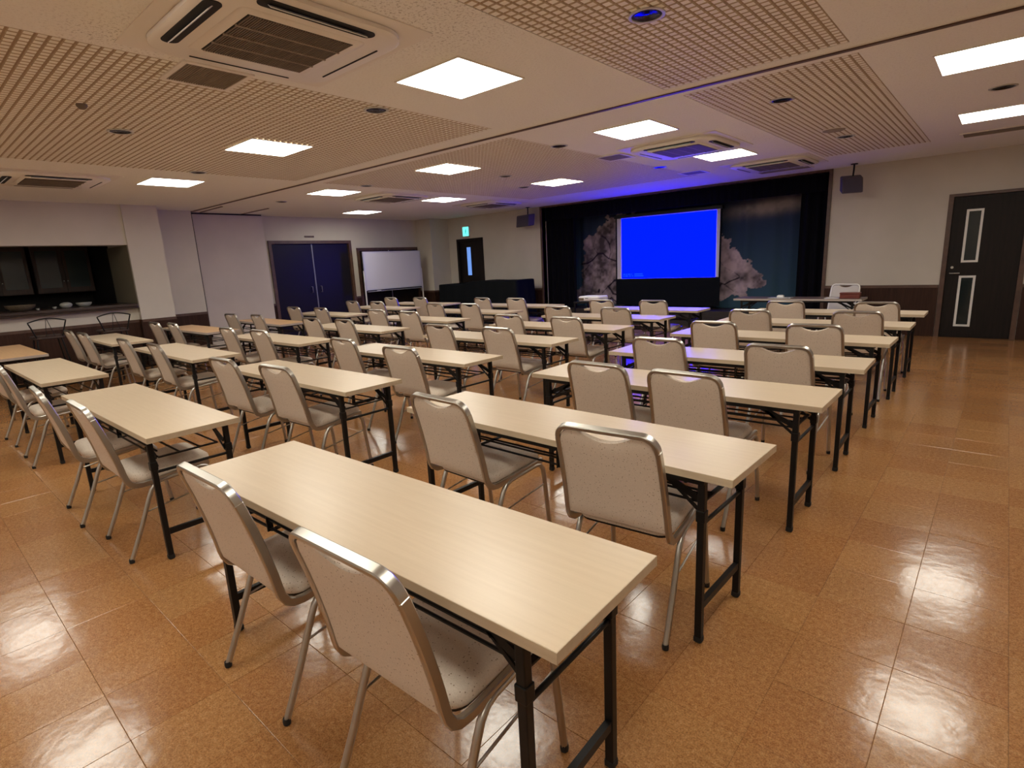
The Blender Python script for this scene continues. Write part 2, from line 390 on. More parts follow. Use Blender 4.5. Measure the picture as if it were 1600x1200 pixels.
# ---- double door on the left wall
def frame_x(x, y0, y1, z1, wdt, dp, mb):
    mb.box(x, x + dp, y0, y0 + wdt, 0, z1); mb.box(x, x + dp, y1 - wdt, y1, 0, z1); mb.box(x, x + dp, y0 + wdt, y1 - wdt, z1 - wdt, z1)
d = struct('door_1', MB().box(XL - .12, XL - .1, 5.98, 8.0, 0, 2.15), M_DARK, label='dark double door with brown frame on the left wall')
mb = MB(); frame_x(XL - .05, 5.94, 8.04, 2.175, .07, .085, mb); mb.build('door_frame', M_CAP, d)
MB().bbox(XL - .07, XL - .03, 6.01, 6.985, .01, 2.10, .004).build('door_leaf', M_NAVY, d)
MB().bbox(XL - .07, XL - .03, 7.015, 7.97, .01, 2.10, .004).build('door_leaf', M_NAVY, d)
MB().box(XL - .052, XL - .022, 6.985, 7.015, .01, 2.10).build('meeting_stile', mat('dull_stile', (.22, .22, .25), .5, .5), d)
for yy in (6.88, 7.12):
    MB().tube([(XL - .03, yy, .98), (XL + .02, yy, .98), (XL + .02, yy, 1.12), (XL - .03, yy, 1.12)], .009).build('door_handle', M_STEEL, d)
# second doorway, behind the whiteboard
d = struct('door_2', MB().box(XL - .02, XL + .006, 8.26, 10.06, 0, 1.95), M_DOOR, label='dark brown closet doors behind the whiteboard')
mb = MB(); frame_x(XL, 8.19, 10.13, 1.99, .07, .03, mb); mb.build('door_frame', M_CAP, d)
MB().bbox(XL + .006, XL + .02, 8.27, 9.15, .02, 1.91, .003).build('door_leaf', M_DOOR, d)
MB().bbox(XL + .006, XL + .02, 9.17, 10.05, .02, 1.91, .003).build('door_leaf', M_DOOR, d)
MB().box(XL + .006, XL + .024, 9.15, 9.17, .02, 1.97).build('meeting_stile', M_ALU, d)
tag(MB().bbox(XL, XL + .02, 6.83, 7.07, 2.245, 2.285, .003).build('sign_plate', M_CAP), 'small dark plate above the dark double door', 'sign')
# exit door (far left of the stage wall)
d = struct('door_3', MB().bbox(D2[0] + .03, D2[1] - .03, YS + .03, YS + .07, 0, 2.07, .003), M_DOOR, label='dark exit door with a bright blue glass slot')
mb = MB(); a, b = D2; mb.box(a - .04, a + .03, YS - .03, YS + .1, 0, 2.13); mb.box(b - .03, b + .04, YS - .03, YS + .1, 0, 2.13); mb.box(a + .03, b - .03, YS - .03, YS + .1, 2.07, 2.13)
mb.build('door_frame', M_DOOR, d)
MB().box(-11.04, -10.90, YS + .024, YS + .034, 1.165, 1.905).build('glass_slot', M_STRIP, d)
MB().tube([(-10.56, YS + .03, 1.0), (-10.56, YS - .02, 1.0), (-10.66, YS - .02, 1.0)], .009).build('door_handle', M_STEEL, d)
# right door
d = struct('door_4', MB().bbox(D1[0] + .02, D1[1] - .02, YS + .012, YS + .052, .005, 2.075, .003), M_DOOR, label='near-black door with two white-framed glass slots')
mb = MB(); a, b = D1; mb.box(a - .04, a + .02, YS - .025, YS + .1, 0, 2.12); mb.box(b - .02, b + .04, YS - .025, YS + .1, 0, 2.12); mb.box(a + .02, b - .02, YS - .025, YS + .1, 2.08, 2.12)
mb.build('door_frame', M_CAP, d)
for z0, z1 in ((1.125, 1.888), (.17, .93)):
    f = MB(); x0, x1 = -.505, -.308; wd_ = .03
    f.box(x0, x0 + wd_, YS - .004, YS + .014, z0, z1); f.box(x1 - wd_, x1, YS - .004, YS + .014, z0, z1)
    f.box(x0 + wd_, x1 - wd_, YS - .004, YS + .014, z0, z0 + wd_); f.box(x0 + wd_, x1 - wd_, YS - .004, YS + .014, z1 - wd_, z1)
    o = f.build('slot_frame', M_WHITE, d)
    MB().box(x0 + wd_, x1 - wd_, YS + .004, YS + .012, z0 + wd_, z1 - wd_).build('slot_glass', M_GLASS, o)
MB().tube([(-.62, YS + .012, .97), (-.62, YS - .04, .97), (-.50, YS - .04, .97)], .009).build('door_handle', M_STEEL, d)
MB().tube([(-.60, YS + .014, 1.055), (-.60, YS - .006, 1.055)], .018, 12).build('lock_cylinder', M_STEEL, d)

# ---- exit sign
s = thing('exit_sign', 'small glowing green exit sign above the dark exit door', 'sign', (-10.965, YS, 2.315))
MB().bbox(-.125, .125, -.05, 0, -.13, .13, .01).build('housing', M_WHITE, s)
MB().bbox(-.112, .112, -.054, -.048, -.117, .117, .004).build('face', M_EXIT, s)
f = MB()      # running figure and doorway
f.box(-.075, -.02, -.0556, -.0536, -.085, .085)
f.lathe([(.0, -.057), (.016, -.057), (.016, -.054), (.0, -.054)], .02, 0, 10)
f.v = [(x, y, z) for x, y, z in f.v]
q = MB(); q.bar((.012, -.0562, .03), (.0, -.0562, -.02), .026, .002, (0, 1, 0)); q.bar((.0, -.0562, -.02), (.03, -.0562, -.075), .014, .002, (0, 1, 0))
q.bar((.0, -.0562, -.02), (-.035, -.0562, -.06), .014, .002, (0, 1, 0)); q.bar((.01, -.0562, .03), (.05, -.0562, .0), .012, .002, (0, 1, 0)); q.bar((.01, -.0562, .03), (-.03, -.0562, .01), .012, .002, (0, 1, 0))
q.box(.004, .032, -.0572, -.0552, .038, .066)
q.build('running_figure', M_EXITG, s)

# ---- stage
ST = .32
st = MB(); st.box(SX0, SX1, YS + .01, 12.0, 0, ST)
struct('stage_platform', st, M_STAGE, label='low dark stage platform')
sh = MB(); sh.box(SX0 - .02, SX1 + .02, 12.0, 12.1, 0, CH + .1); sh.box(SX0 - .12, SX0, YS + .15, 12.0, 0, CH + .1); sh.box(SX1, SX1 + .12, YS + .15, 12.0, 0, CH + .1); sh.box(SX0, SX1, YS, 12.0, CH, CH + .1)
struct('wall_stage_recess', sh, M_CURT)
fr = MB(); fr.box(SX0 - .05, SX0, YS - .03, YS + .12, 0, CH); fr.box(SX1, SX1 + .05, YS - .03, YS + .12, 0, CH); fr.box(SX0, SX1, YS - .03, YS + .12, CH - .035, CH)
struct('trim_5', fr, M_CAP, label='brown timber frame round the stage opening')
def pleat(x0, x1, y, z0, z1, amp, wl_, n=None, thick=.012):
    n = n or int((x1 - x0) / wl_ * 8); mb = MB(); fr_, bk = [], []
    cols = []
    for i in range(n + 1):
        x = x0 + (x1 - x0) * i / n; yy = y + amp * math.sin(2 * PI * (x - x0) / wl_) + amp * .4 * math.sin(2 * PI * x / wl_ * .37)
        cols.append((x, yy))
    for (xa, ya), (xb, yb) in zip(cols, cols[1:]):
        mb.add([(xa, ya, z0), (xb, yb, z0), (xb, yb, z1), (xa, ya, z1), (xa, ya + thick, z0), (xb, yb + thick, z0), (xb, yb + thick, z1), (xa, ya + thick, z1)],
               [(0, 1, 2, 3), (5, 4, 7, 6), (3, 2, 6, 7), (0, 4, 5, 1)], 0, True)
    return mb
tag(pleat(SX0 + .02, -7.58, YS + .17, ST, CH - .01, .03, .16).build('stage_curtain', M_CURT), 'black pleated side curtain at the left of the stage', 'curtain')
tag(pleat(-2.80, SX1 - .02, YS + .17, ST, CH - .01, .03, .16).build('stage_curtain', M_CURT), 'black pleated side curtain at the right of the stage', 'curtain')
tag(pleat(SX0 + .02, SX1 - .02, YS + .08, 2.37, CH - .037, .012, .13).build('stage_valance', M_CURT), 'black pleated valance across the top of the stage', 'curtain')
# painted backdrop: cherry trees against a blue sky, print stored as vertex colour
def backdrop():
    x0, x1, z0, z1 = -8.2, -2.9, ST + .005, 2.52; nx, nz = 330, 150
    rs = np.random.RandomState(3)
    X, Z = np.meshgrid(np.linspace(x0, x1, nx + 1), np.linspace(z0, z1, nz + 1))
    def vn(sc, seed):
        r = np.random.RandomState(seed); gx, gz = X / sc, Z / sc; gx = gx - gx.min() + 1; gz = gz - gz.min() + 1
        G = r.rand(int(gz.max()) + 3, int(gx.max()) + 3); ix, iz = gx.astype(int), gz.astype(int); fx, fz = gx - ix, gz - iz
        fx, fz = fx * fx * (3 - 2 * fx), fz * fz * (3 - 2 * fz)
        return (G[iz, ix] * (1 - fx) * (1 - fz) + G[iz, ix + 1] * fx * (1 - fz) + G[iz + 1, ix] * (1 - fx) * fz + G[iz + 1, ix + 1] * fx * fz)
    nz_ = .5 * vn(.20, 1) + .3 * vn(.085, 2) + .2 * vn(.04, 4); nw_ = .55 * vn(.24, 11) + .3 * vn(.09, 12) + .15 * vn(.04, 14)
    zz = np.clip((Z - z0) / (z1 - z0), 0, 1)[..., None]
    sky = np.array([.045, .098, .135]) * (1 - zz) + np.array([.024, .036, .085]) * zz
    def inside(poly):
        c = np.zeros(X.shape, bool); n = len(poly)
        for i in range(n):
            (xa, za), (xb, zb) = poly[i], poly[(i + 1) % n]
            if za == zb: continue
            Zq, Xq = Z + (nw_ - .5) * .38, X + (nz_ - .5) * .42
            c ^= ((Zq > min(za, zb)) & (Zq <= max(za, zb))) & (Xq < xa + (Zq - za) * (xb - xa) / (zb - za))
        return c
    left = [(-6.3, 2.42), (-7.05, 2.36), (-7.3, 2.12), (-7.5, 1.98), (-7.68, 1.80), (-7.74, 1.45), (-7.80, 1.15), (-7.84, .90), (-7.8, .72), (-8.02, .68), (-8.02, .52), (-7.8, .45), (-6.3, .33)]
    right = [(-4.9, 1.95), (-4.4, 1.80), (-4.22, 1.72), (-4.12, 1.50), (-3.86, 1.40), (-3.78, 1.18), (-3.62, 1.00), (-3.50, .86), (-3.55, .78), (-3.80, .78), (-3.84, .60), (-4.05, .56), (-4.3, .50), (-4.9, .5)]
    bl = (inside(left) | inside(right)); a = np.clip((nz_ - .5) * 1.9 + .95 - .40 * (X < -5.5), .18, 1.3)[..., None]
    bloom = np.array([.44, .345, .36]) * a
    col = np.where(bl[..., None], bloom, sky)
    cl = np.exp(-(((X + 3.45) / .75) ** 2 + ((Z - 2.24 - .06 * (X + 3.45)) / .14) ** 2) * 1.2) * (.4 + nz_); cl = np.clip(cl * 1.3, 0, 1)[..., None]
    col = col * (1 - cl) + np.array([.34, .28, .27]) * cl
    def branch(pts, wd0):
        nonlocal col
        for (xa, za), (xb, zb) in zip(pts, pts[1:]):
            dx, dz = xb - xa, zb - za; t = np.clip(((X - xa) * dx + (Z - za) * dz) / (dx * dx + dz * dz), 0, 1)
            dd = np.hypot(X - xa - t * dx, Z - za - t * dz) + (nz_ - .5) * .02; k = np.clip((wd0 - dd) / .012, 0, 1)[..., None]
            col = col * (1 - k) + np.array([.022, .016, .028]) * k
    branch([(-6.3, 1.22), (-6.75, 1.35), (-7.03, 1.43), (-7.16, 1.55), (-7.30, 1.55), (-7.45, 1.42), (-7.6, 1.34), (-7.78, 1.33)], .022)
    branch([(-7.02, 1.43), (-6.97, 1.55), (-7.0, 1.75), (-7.10, 1.90), (-7.18, 1.95)], .017)
    branch([(-7.30, 1.55), (-7.42, 1.68)], .012); branch([(-7.5, 1.40), (-7.62, 1.22), (-7.75, 1.1)], .01)
    branch([(-6.5, .95), (-6.85, .92), (-7.05, .78), (-6.9, .62), (-6.6, .55)], .028); branch([(-6.75, .40), (-6.95, .52), (-7.15, .42)], .022)
    branch([(-7.05, .78), (-7.2, .62), (-7.15, .5), (-7.35, .42)], .014); branch([(-7.28, .70), (-7.30, .66)], .035)
    branch([(-4.9, 1.05), (-4.45, .86), (-4.28, .80), (-4.18, .86), (-4.0, .93)], .016); branch([(-4.5, 1.4), (-4.3, 1.15), (-4.12, 1.05), (-4.0, .96)], .010)
    branch([(-4.35, .82), (-4.45, .62), (-4.5, .4)], .022); branch([(-4.28, .80), (-4.1, .66), (-3.98, .62)], .009)
    Y = 11.5 + .018 * np.sin(X * 2 * PI / .42) + .01 * np.sin(X * 2 * PI / .27 + 1)
    n1 = (nx + 1) * (nz + 1); V = np.stack([X, Y, Z], -1).reshape(-1, 3); Bk = V + np.array([0, .01, 0])
    idx = np.arange(n1).reshape(nz + 1, nx + 1); q = np.stack([idx[:-1, :-1], idx[:-1, 1:], idx[1:, 1:], idx[1:, :-1]], -1).reshape(-1, 4)
    me = bpy.data.meshes.new('backdrop_curtain'); me.from_pydata(np.vstack([V, Bk]).tolist(), [], q.tolist() + (q[:, ::-1] + n1).tolist())
    ca = me.color_attributes.new('print', 'FLOAT_COLOR', 'POINT')
    cc = np.ones((n1 * 2, 4), np.float32); cc[:n1, :3] = col.reshape(-1, 3); cc[n1:, :3] = .2; ca.data.foreach_set('color', cc.ravel())
    M = mat('printed_backdrop', (.2, .2, .2), .85, spec=.2); at = nd(M, 'ShaderNodeVertexColor'); at.layer_name = 'print'; base(M, at.outputs[0])
    me.materials.append(M); o = bpy.data.objects.new('backdrop_curtain', me); C.objects.link(o)
    tag(o, 'stage backdrop curtain printed with pale cherry trees and blue sky', 'backdrop')
backdrop()
# projection screen
s = thing('projection_screen', 'white projection screen glowing plain blue on the stage', 'screen', (-5.455, 11.2, ST))
x0, x1 = -1.155, 1.157; zb, zt = .965 - ST, 2.28 - ST
MB().bbox(x0, x1, 0, .012, zb, zt, .002).build('screen_fabric', M_SCRW, s)
# projected picture, slightly keystoned
im = MB(); px = [(-6.495, .970), (-4.362, .968), (-4.374, 2.262), (-6.497, 2.270)]
im.add([(a + 5.455, -.003, b - ST) for a, b in px] + [(a + 5.455, -.0005, b - ST) for a, b in px], [(0, 1, 2, 3), (7, 6, 5, 4), (0, 4, 5, 1), (1, 5, 6, 2), (2, 6, 7, 3), (3, 7, 4, 0)])
o = im.build('projected_picture', M_BLUE, s)
tx = MB()
for r, row in enumerate([[(-1.0, .05), (-.93, .03), (-.88, .06), (-.80, .02), (-.72, .20)], [(-1.0, .03), (-.95, .07), (-.85, .04), (-.78, .03), (-.72, .22)]]):
    for a, l in row: tx.box(a, a + l, -.0045, -.0032, .07 + zb - r * .04 + .02, .09 + zb - r * .04 + .02)
tx.build('status_text', M_BLUE2, o)
MB().bbox(x0 - .03, x1 + .03, -.004, .010, .06, zb, .002).build('lower_skirt', M_BCLOTH, s)
MB().bbox(x0 - .05, x1 + .05, -.05, .07, zt, zt + .07, .01).build('top_case', M_BLACK, s)
MB().box(x0 - .03, x0, -.003, .012, zb, zt).build('side_border', M_BCLOTH, s); MB().box(x1, x1 + .03, -.003, .012, zb, zt).build('side_border', M_BCLOTH, s)
for a in (x0 + .2, x1 - .2): MB().bbox(a - .03, a + .03, -.25, .25, 0, .06, .006).build('foot', M_BLACK, s)

# ---- wall speakers
def speaker(x, y, z, rz, w_, h_, d_, label, tilt=.3):
    s = thing('wall_speaker', label, 'speaker', (x, y, z), rz, 'wall speakers beside the stage')
    b = MB().bbox(-w_ / 2, w_ / 2, -d_ / 2, d_ / 2, -h_ / 2, h_ / 2, .02); 
    b.v = [(X, Yv * math.cos(tilt) - Z * -math.sin(tilt), Z * math.cos(tilt) + Yv * math.sin(tilt)) for X, Yv, Z in b.v]; b.build('cabinet', mat('speaker_grey', (.085, .07, .085), .6), s)
    g_ = MB().bbox(-w_ * .44, w_ * .44, -d_ / 2 - .008, -d_ / 2 + .004, -h_ * .42, h_ * .42, .003)
    g_.v = [(X, Yv * math.cos(tilt) - Z * -math.sin(tilt), Z * math.cos(tilt) + Yv * math.sin(tilt)) for X, Yv, Z in g_.v]; g_.build('grille', mat('speaker_mesh', (.07, .06, .085), .8), s)
    top = CH - z; MB().tube([(.02, .06, h_ * .2), (.03, .06, top * .75), (.03, .06, top)], .013).build('bracket', M_BLACK, s)
    MB().lathe([(.0, top - .012), (.05, top - .012), (.05, top), (0, top)], .03, .06, 12).build('ceiling_plate', M_BLACK, s)
speaker(-1.95, 10.42, 2.39, .35, .29, .25, .2, 'small grey speaker hanging right of the stage')
speaker(-8.67, 10.50, 2.40, -.2, .46, .27, .2, 'wide grey speaker hanging left of the stage', .12)

# ------------------------------------------------------------------ ceiling fixtures
def light(x, y, label, visible=True):
    s = thing('ceiling_light', label, 'light', (x, y, CH), 0, 'square ceiling light panels')
    h = .305; f = MB()
    for a, b, c_, d_ in ((-h - .012, h + .012, -h - .012, -h), (-h - .012, h + .012, h, h + .012), (-h - .012, -h, -h, h), (h, h + .012, -h, h)): f.box(a, b, c_, d_, -.008, 0)
    f.build('frame', M_ACW, s)
    e = MB(); e.box(-h, h, -h, h, -.006, -.001); e.build('diffuser', M_LAMP, s)
rows = {.49: 'nearest the camera end', 2.93: 'second row, on the camera side of the track', 5.37: 'just past the ceiling track', 7.70: 'in the row nearest the stage'}
LL = [(-.21, -1.95, 'square ceiling light behind the camera, right column'), (-2.96, -1.95, 'square ceiling light behind the camera, second column'), (-5.70, -1.95, 'square ceiling light behind the camera, third column'), (-8.38, -1.95, 'square ceiling light behind the camera, left column'),
 (-.21, .49, 'square ceiling light almost over the camera'), (-2.96, .49, 'square ceiling light just cut by the top edge beside the big air conditioner'), (-5.70, .49, 'square ceiling light over the nearest tables, off the left edge'), (-8.38, .49, 'square ceiling light at the far left off the edge'),
 (-.21, 2.93, 'square ceiling light above the right aisle near the camera'), (-2.96, 2.94, 'largest glowing square ceiling panel, right of the big air conditioner'), (-5.71, 2.91, 'glowing square ceiling panel in the lattice, left of the largest one'), (-8.40, 2.87, 'glowing square ceiling panel nearest the servery and column'),
 (-.21, 5.42, 'bright ceiling panel at the right edge, nearer one of two'), (-2.96, 5.40, 'bright ceiling panel past the track beside an air conditioner'), (-5.68, 5.32, 'bright ceiling panel just past the track, centre of the room'), (-8.34, 5.25, 'bright ceiling panel past the track in front of the double door'),
 (-.21, 7.90, 'bright ceiling panel at the right edge, farther one of two'), (-2.93, 7.74, 'bright ceiling panel nearest the projection screen'), (-5.68, 7.74, 'bright ceiling panel left of the one nearest the screen'), (-8.30, 7.60, 'bright ceiling panel over the far tables before the exit door'), (-10.88, 7.50, 'bright ceiling panel in front of the double door and whiteboard')]
for x, y, l in LL: light(x, y, l)

def cassette(x, y, label, rz=0):
    s = thing('air_conditioner', label, 'air conditioner', (x, y, CH), rz, 'ceiling cassette air conditioners')
    R = MB(); R.rings([rrect(.60, .60, .03, 0, 6), rrect(.60, .60, .03, -.006, 6), rrect(.585, .585, .03, -.008, 6)], smooth=False); R.build('ceiling_plate', M_ACW, s)
    R = MB(); R.rings([rrect(.52, .52, .20, -.010, 12), rrect(.52, .52, .20, -.030, 12), rrect(.505, .505, .19, -.040, 12)], smooth=True); R.build('panel', M_ACW, s)
    R = MB(); R.rings([rrect(.34, .34, .04, -.040, 5), rrect(.335, .335, .04, -.046, 5)], smooth=True); R.build('inner_panel', M_ACW, s)
    g_ = MB(); g_.box(-.285, .285, -.285, .285, -.0475, -.046, 1)
    n = 44
    for i in range(n): a = -.28 + .56 * (i + .5) / n; g_.box(-.285, .285, a - .0035, a + .0035, -.052, -.0475)
    for i in range(1, 4): a = -.285 + .57 * i / 4; g_.box(a - .006, a + .006, -.285, .285, -.054, -.0475, 2)
    g_.build('intake_grille', [M_GRILL, M_DARK, mat('grille_rib', (.30, .24, .18), .6)], s)
    for k in range(4):
        M4 = Matrix.Rotation(k * PI / 2, 3, 'Z'); op = k in (2, 3); hw_ = .042 if op else .005; yc = .440 if op else .44; hl = .31 if op else .29
        o = MB(); R = rrect(hl, hw_, hw_ * .98, -.0405, 8, 0, yc); o.rings([R, [(a, b, -.044) for a, b, c_ in R]], smooth=False)
        o.v = [tuple(M4 @ Vector(v)) for v in o.v]; so = o.build('air_slot', M_DARK, s)
        if op:
            o = MB(); o.bar((-.26, yc + .004, -.052), (.26, yc + .004, -.052), .030, .004, (0, .8, 1)); o.v = [tuple(M4 @ Vector(v)) for v in o.v]; o.build('louvre', M_WHITE, so)
cassette(-3.09, 1.70, 'largest square air conditioner at the top left of the picture')
cassette(-3.03, 6.72, 'square air conditioner past the track between two lit panels')
cassette(-8.75, 1.68, 'square air conditioner at the left edge above the servery')
cassette(-8.45, 6.48, 'square air conditioner far off between four lit panels')
cassette(-2.75, 9.20, 'square air conditioner nearest the stage')
cassette(-8.45, 9.1, 'square air conditioner farthest off, before the exit door')
def vent(x, y, label, w_=.36, h_=.36, nm='ceiling_vent'):
    s = thing(nm, label, 'vent', (x, y, CH), 0, 'ceiling vents')
    f = MB(); t = .03
    f.box(-w_ / 2 - t, w_ / 2 + t, -h_ / 2 - t, -h_ / 2, -.010, 0); f.box(-w_ / 2 - t, w_ / 2 + t, h_ / 2, h_ / 2 + t, -.010, 0); f.box(-w_ / 2 - t, -w_ / 2, -h_ / 2, h_ / 2, -.010, 0); f.box(w_ / 2, w_ / 2 + t, -h_ / 2, h_ / 2, -.010, 0)
    f.build('frame', M_ACW, s)
    f = MB(); f.box(-w_ / 2, w_ / 2, -h_ / 2, h_ / 2, -.003, -.002, 1); n = int(h_ / .014)
    for i in range(n): a = -h_ / 2 + h_ * (i + .5) / n; f.box(-w_ / 2, w_ / 2, a - .0035, a + .0035, -.008, -.003)
    f.build('grille', [mat('vent_slat', (.26, .205, .15), .6), M_GRILL], s)
vent(-3.935, 1.66, 'small brown square vent beside the largest air conditioner')
vent(-3.89, 6.55, 'small brown square vent beside the second air conditioner', .32, .32)
vent(-3.86, 8.90, 'small square vent nearest the stage', .32, .30)
vent(-2.85, 10.05, 'long vent in the ceiling close to the stage', .75, .26)
vent(-.15, 9.15, 'long ceiling vent at the right edge', .8, .3)
M_DCHR = mat('dark_chrome', (.045, .04, .07), .18, 1)
def down(x, y, label, r=.08):
    s = thing('downlight', label, 'light', (x, y, CH), 0, 'unlit recessed downlights')
    MB().lathe([(r + .018, 0), (r + .018, -.006), (r + .008, -.009), (r, -.006), (r, -.001)], n=24).build('trim_ring', M_ALU, s)
    MB().lathe([(r, -.002), (r * .86, -.0065), (r * .80, -.0035), (r * .60, -.0065), (r * .54, -.0035), (r * .34, -.0065), (r * .28, -.0035), (.001, -.004)], n=24).build('reflector', M_DCHR, s)
for x, y, l in [(-1.57, 2.98, 'largest unlit downlight, in the right lattice at the top'), (-3.93, 2.94, 'unlit downlight left of the largest lit panel'), (-5.77, 1.65, 'unlit downlight in the left lattice field'),
    (-7.46, 2.87, 'unlit downlight beside the lit panel nearest the servery'), (-1.59, 5.44, 'unlit downlight in the lattice just past the track, right side'), (-1.56, 7.81, 'unlit downlight right behind the round ceiling disc'),
    (-.17, 6.62, 'unlit downlight between the two lit panels at the right edge'), (-3.90, 5.37, 'unlit downlight left of the lit panel past the track'), (-3.93, 7.87, 'unlit downlight below the second air conditioner'),
    (-5.69, 6.47, 'unlit downlight behind the centre lit panel'), (-7.45, 5.26, 'unlit downlight right of the lit panel facing the double door'), (-6.35, 7.68, 'unlit downlight in the far ceiling between two lit panels'), (-9.77, 5.08, 'unlit downlight nearest the parked partition')]: down(x, y, l)
s = thing('ceiling_speaker', 'round brown disc in the right lattice ceiling', 'speaker', (-1.57, 7.27, CH))
MB().lathe([(.11, 0), (.11, -.008), (.10, -.012), (.001, -.012)], n=24).build('cover', mat('disc_brown', (.33, .27, .19), .6), s); MB().lathe([(.125, 0), (.125, -.004), (.11, -.004)], n=24).build('rim', M_ACW, s)
tag(MB().lathe([(.035, 0), (.035, -.012), (.02, -.03), (.001, -.032)], -5.07, 1.24, 16, z0=CH).build('smoke_detector', M_GRILL), 'tiny brown sprinkler head in the left lattice field', 'detector')

# ------------------------------------------------------------------ tables
def make_table(name, label, top, edge, group, L=1.8, D=.45, rack=True, zt=.70):
    t = thing(name, label, 'table', group=group)
    hx, hy = L / 2, D / 2; th = .028
    mb = MB(); mb.box(-hx + .0015, hx - .0015, -hy + .0015, hy - .0015, zt - th, zt, 0); mb.build('tabletop', top, t)
    e = MB(); e.box(-hx, hx, -hy, -hy + .0015, zt - th, zt - .0006); e.box(-hx, hx, hy - .0015, hy, zt - th, zt - .0006); e.box(-hx, -hx + .0015, -hy + .0015, hy - .0015, zt - th, zt - .0006); e.box(hx - .0015, hx, -hy + .0015, hy - .0015, zt - th, zt - .0006)
    e.build('edge_band', edge, t)
    lx, ly = hx - .12, hy - .038; zb = zt - th
    for sx in (-1, 1):
        for sy in (-1, 1):
            x, y = sx * lx, sy * ly
            l = MB().bbox(x - .0135, x + .0135, y - .0135, y + .0135, .012, zb - .004, .003)
            l.bbox(x - .017, x + .017, y - .017, y + .017, .50, .545, .003); lo = l.build('leg', M_BLACK, t)
            MB().rings([rrect(.010, .010, .003, 0, 2, x, y), rrect(.0155, .0155, .004, .006, 2, x, y), rrect(.0155, .0155, .004, .025, 2, x, y)], smooth=False).build('foot_cap', M_RUB, lo)
        MB().bar((sx * lx, -ly, .152), (sx * lx, ly, .152), .020, .028).build('crossbar', M_BLACK, t)
        MB().tube([(sx * lx, -ly, .487), (sx * lx, ly, .487)], .008).build('crossbar', M_BLACK, t)
        MB().bar((sx * (lx), -hy + .02, zb - .012), (sx * lx, hy - .02, zb - .012), .026, .022).build('end_rail', M_BLACK, t)
        for sy in (-1, 1):
            b = MB(); y = sy * (ly - .02)
            b.bar((sx * lx, y, .565), (sx * (lx - .185), y, zb - .02), .006, .026); b.bar((sx * lx, y, .515), (sx * (lx - .13), y, .62), .006, .013); b.bar((sx * (lx - .11), y, .60), (sx * (lx - .17), y, zb - .02), .006, .013)
            b.build('folding_brace', M_BLACK, t)
    for sy in (-1, 1): MB().bar((-lx, sy * (hy - .03), zb - .013), (lx, sy * (hy - .03), zb - .013), .018, .026).build('side_rail', M_BLACK, t)
    if rack:
        r = MB()
        for y, z in ((-.155, .592), (-.155, .560), (-.05, .556), (.05, .556), (.14, .556)): r.tube([(-lx + .02, y, z), (lx - .02, y, z)], .0055, 6)
        for x in (-.42, .10):
            r.bar((x, -.155, zb), (x, -.155, .548), .022, .006, (1, 0, 0)); r.bar((x, .14, zb), (x, .14, .550), .022, .006, (1, 0, 0)); r.bar((x, -.155, .550), (x, .14, .550), .02, .005)
        for sx in (-1, 1): r.bar((sx * (lx - .02), -.155, .556), (sx * (lx - .02), .14, .556), .02, .006)
        r.build('shelf_rack', M_BLACK, t)
    return t
TP = {'A0': (-1.49, .95, 1.5), 'A1': (-1.51, 2.03, -1.2), 'A2': (-1.49, 3.12, .2), 'A3': (-1.49, 4.14, 1.3), 'A4': (-1.50, 5.28, -.3), 'A5': (-1.49, 6.37, .3), 'A6': (-1.49, 7.50, .3),
'B0': (-3.97, .96, .4), 'B1': (-3.97, 2.07, .4), 'B2': (-3.98, 3.14, -.1), 'B3': (-3.97, 4.23, .7), 'B4': (-3.94, 5.28, .6), 'B5': (-3.95, 6.36, 0), 'B6': (-3.94, 7.43, .5),
'C0': (-6.52, .955, .3), 'C1': (-6.56, 2.08, 0), 'C2': (-6.56, 3.13, 1.2), 'C3': (-6.57, 4.23, .1), 'C4': (-6.60, 5.36, -.3), 'C5': (-6.60, 6.52, 1.0), 'C6': (-6.58, 7.62, .7),
'D0': (-8.94, .95, .3), 'D1': (-9.12, 2.07, -1.0), 'D2': (-9.16, 3.17, .6), 'D3': (-9.05, 4.23, -2.5), 'D4': (-9.25, 5.46, -1.0), 'D5': (-9.32, 6.70, -1.5), 'D6': (-9.23, 7.66, .5)}
COLN = {'A': 'right-hand column', 'B': 'second column from right', 'C': 'third column from right', 'D': 'left-hand column'}
ORD = ['first', 'second', 'third', 'fourth', 'fifth', 'sixth', 'seventh']
t0 = make_table('folding_table', '', M_TOP, M_EDGE, 'folding tables in rows'); ta = make_table('folding_table', '', M_AMB, M_AMBE, 'folding tables in rows')
first = {0: True, 1: True}
for k, (x, y, a) in TP.items():
    amb = k in ('D0', 'D2', 'D3'); n = int(k[1])
    lab = ('amber-topped' if amb else 'pale maple-topped') + ' folding table, %s from camera in the %s' % (ORD[n], COLN[k[0]])
    src = ta if amb else t0; loc = (x, y, 0); rz = math.radians(a)
    if first[amb]: first[amb] = False; src.location = loc; src.rotation_euler = (0, 0, rz); src['label'] = lab
    else: dup(src, loc, rz, lab)
sp = make_table('folding_table', 'dark brown folding table before the stage, papers and box on it', M_BRT, M_AMBE, None, rack=False)
sp.location = (-2.38, 9.44, 0)

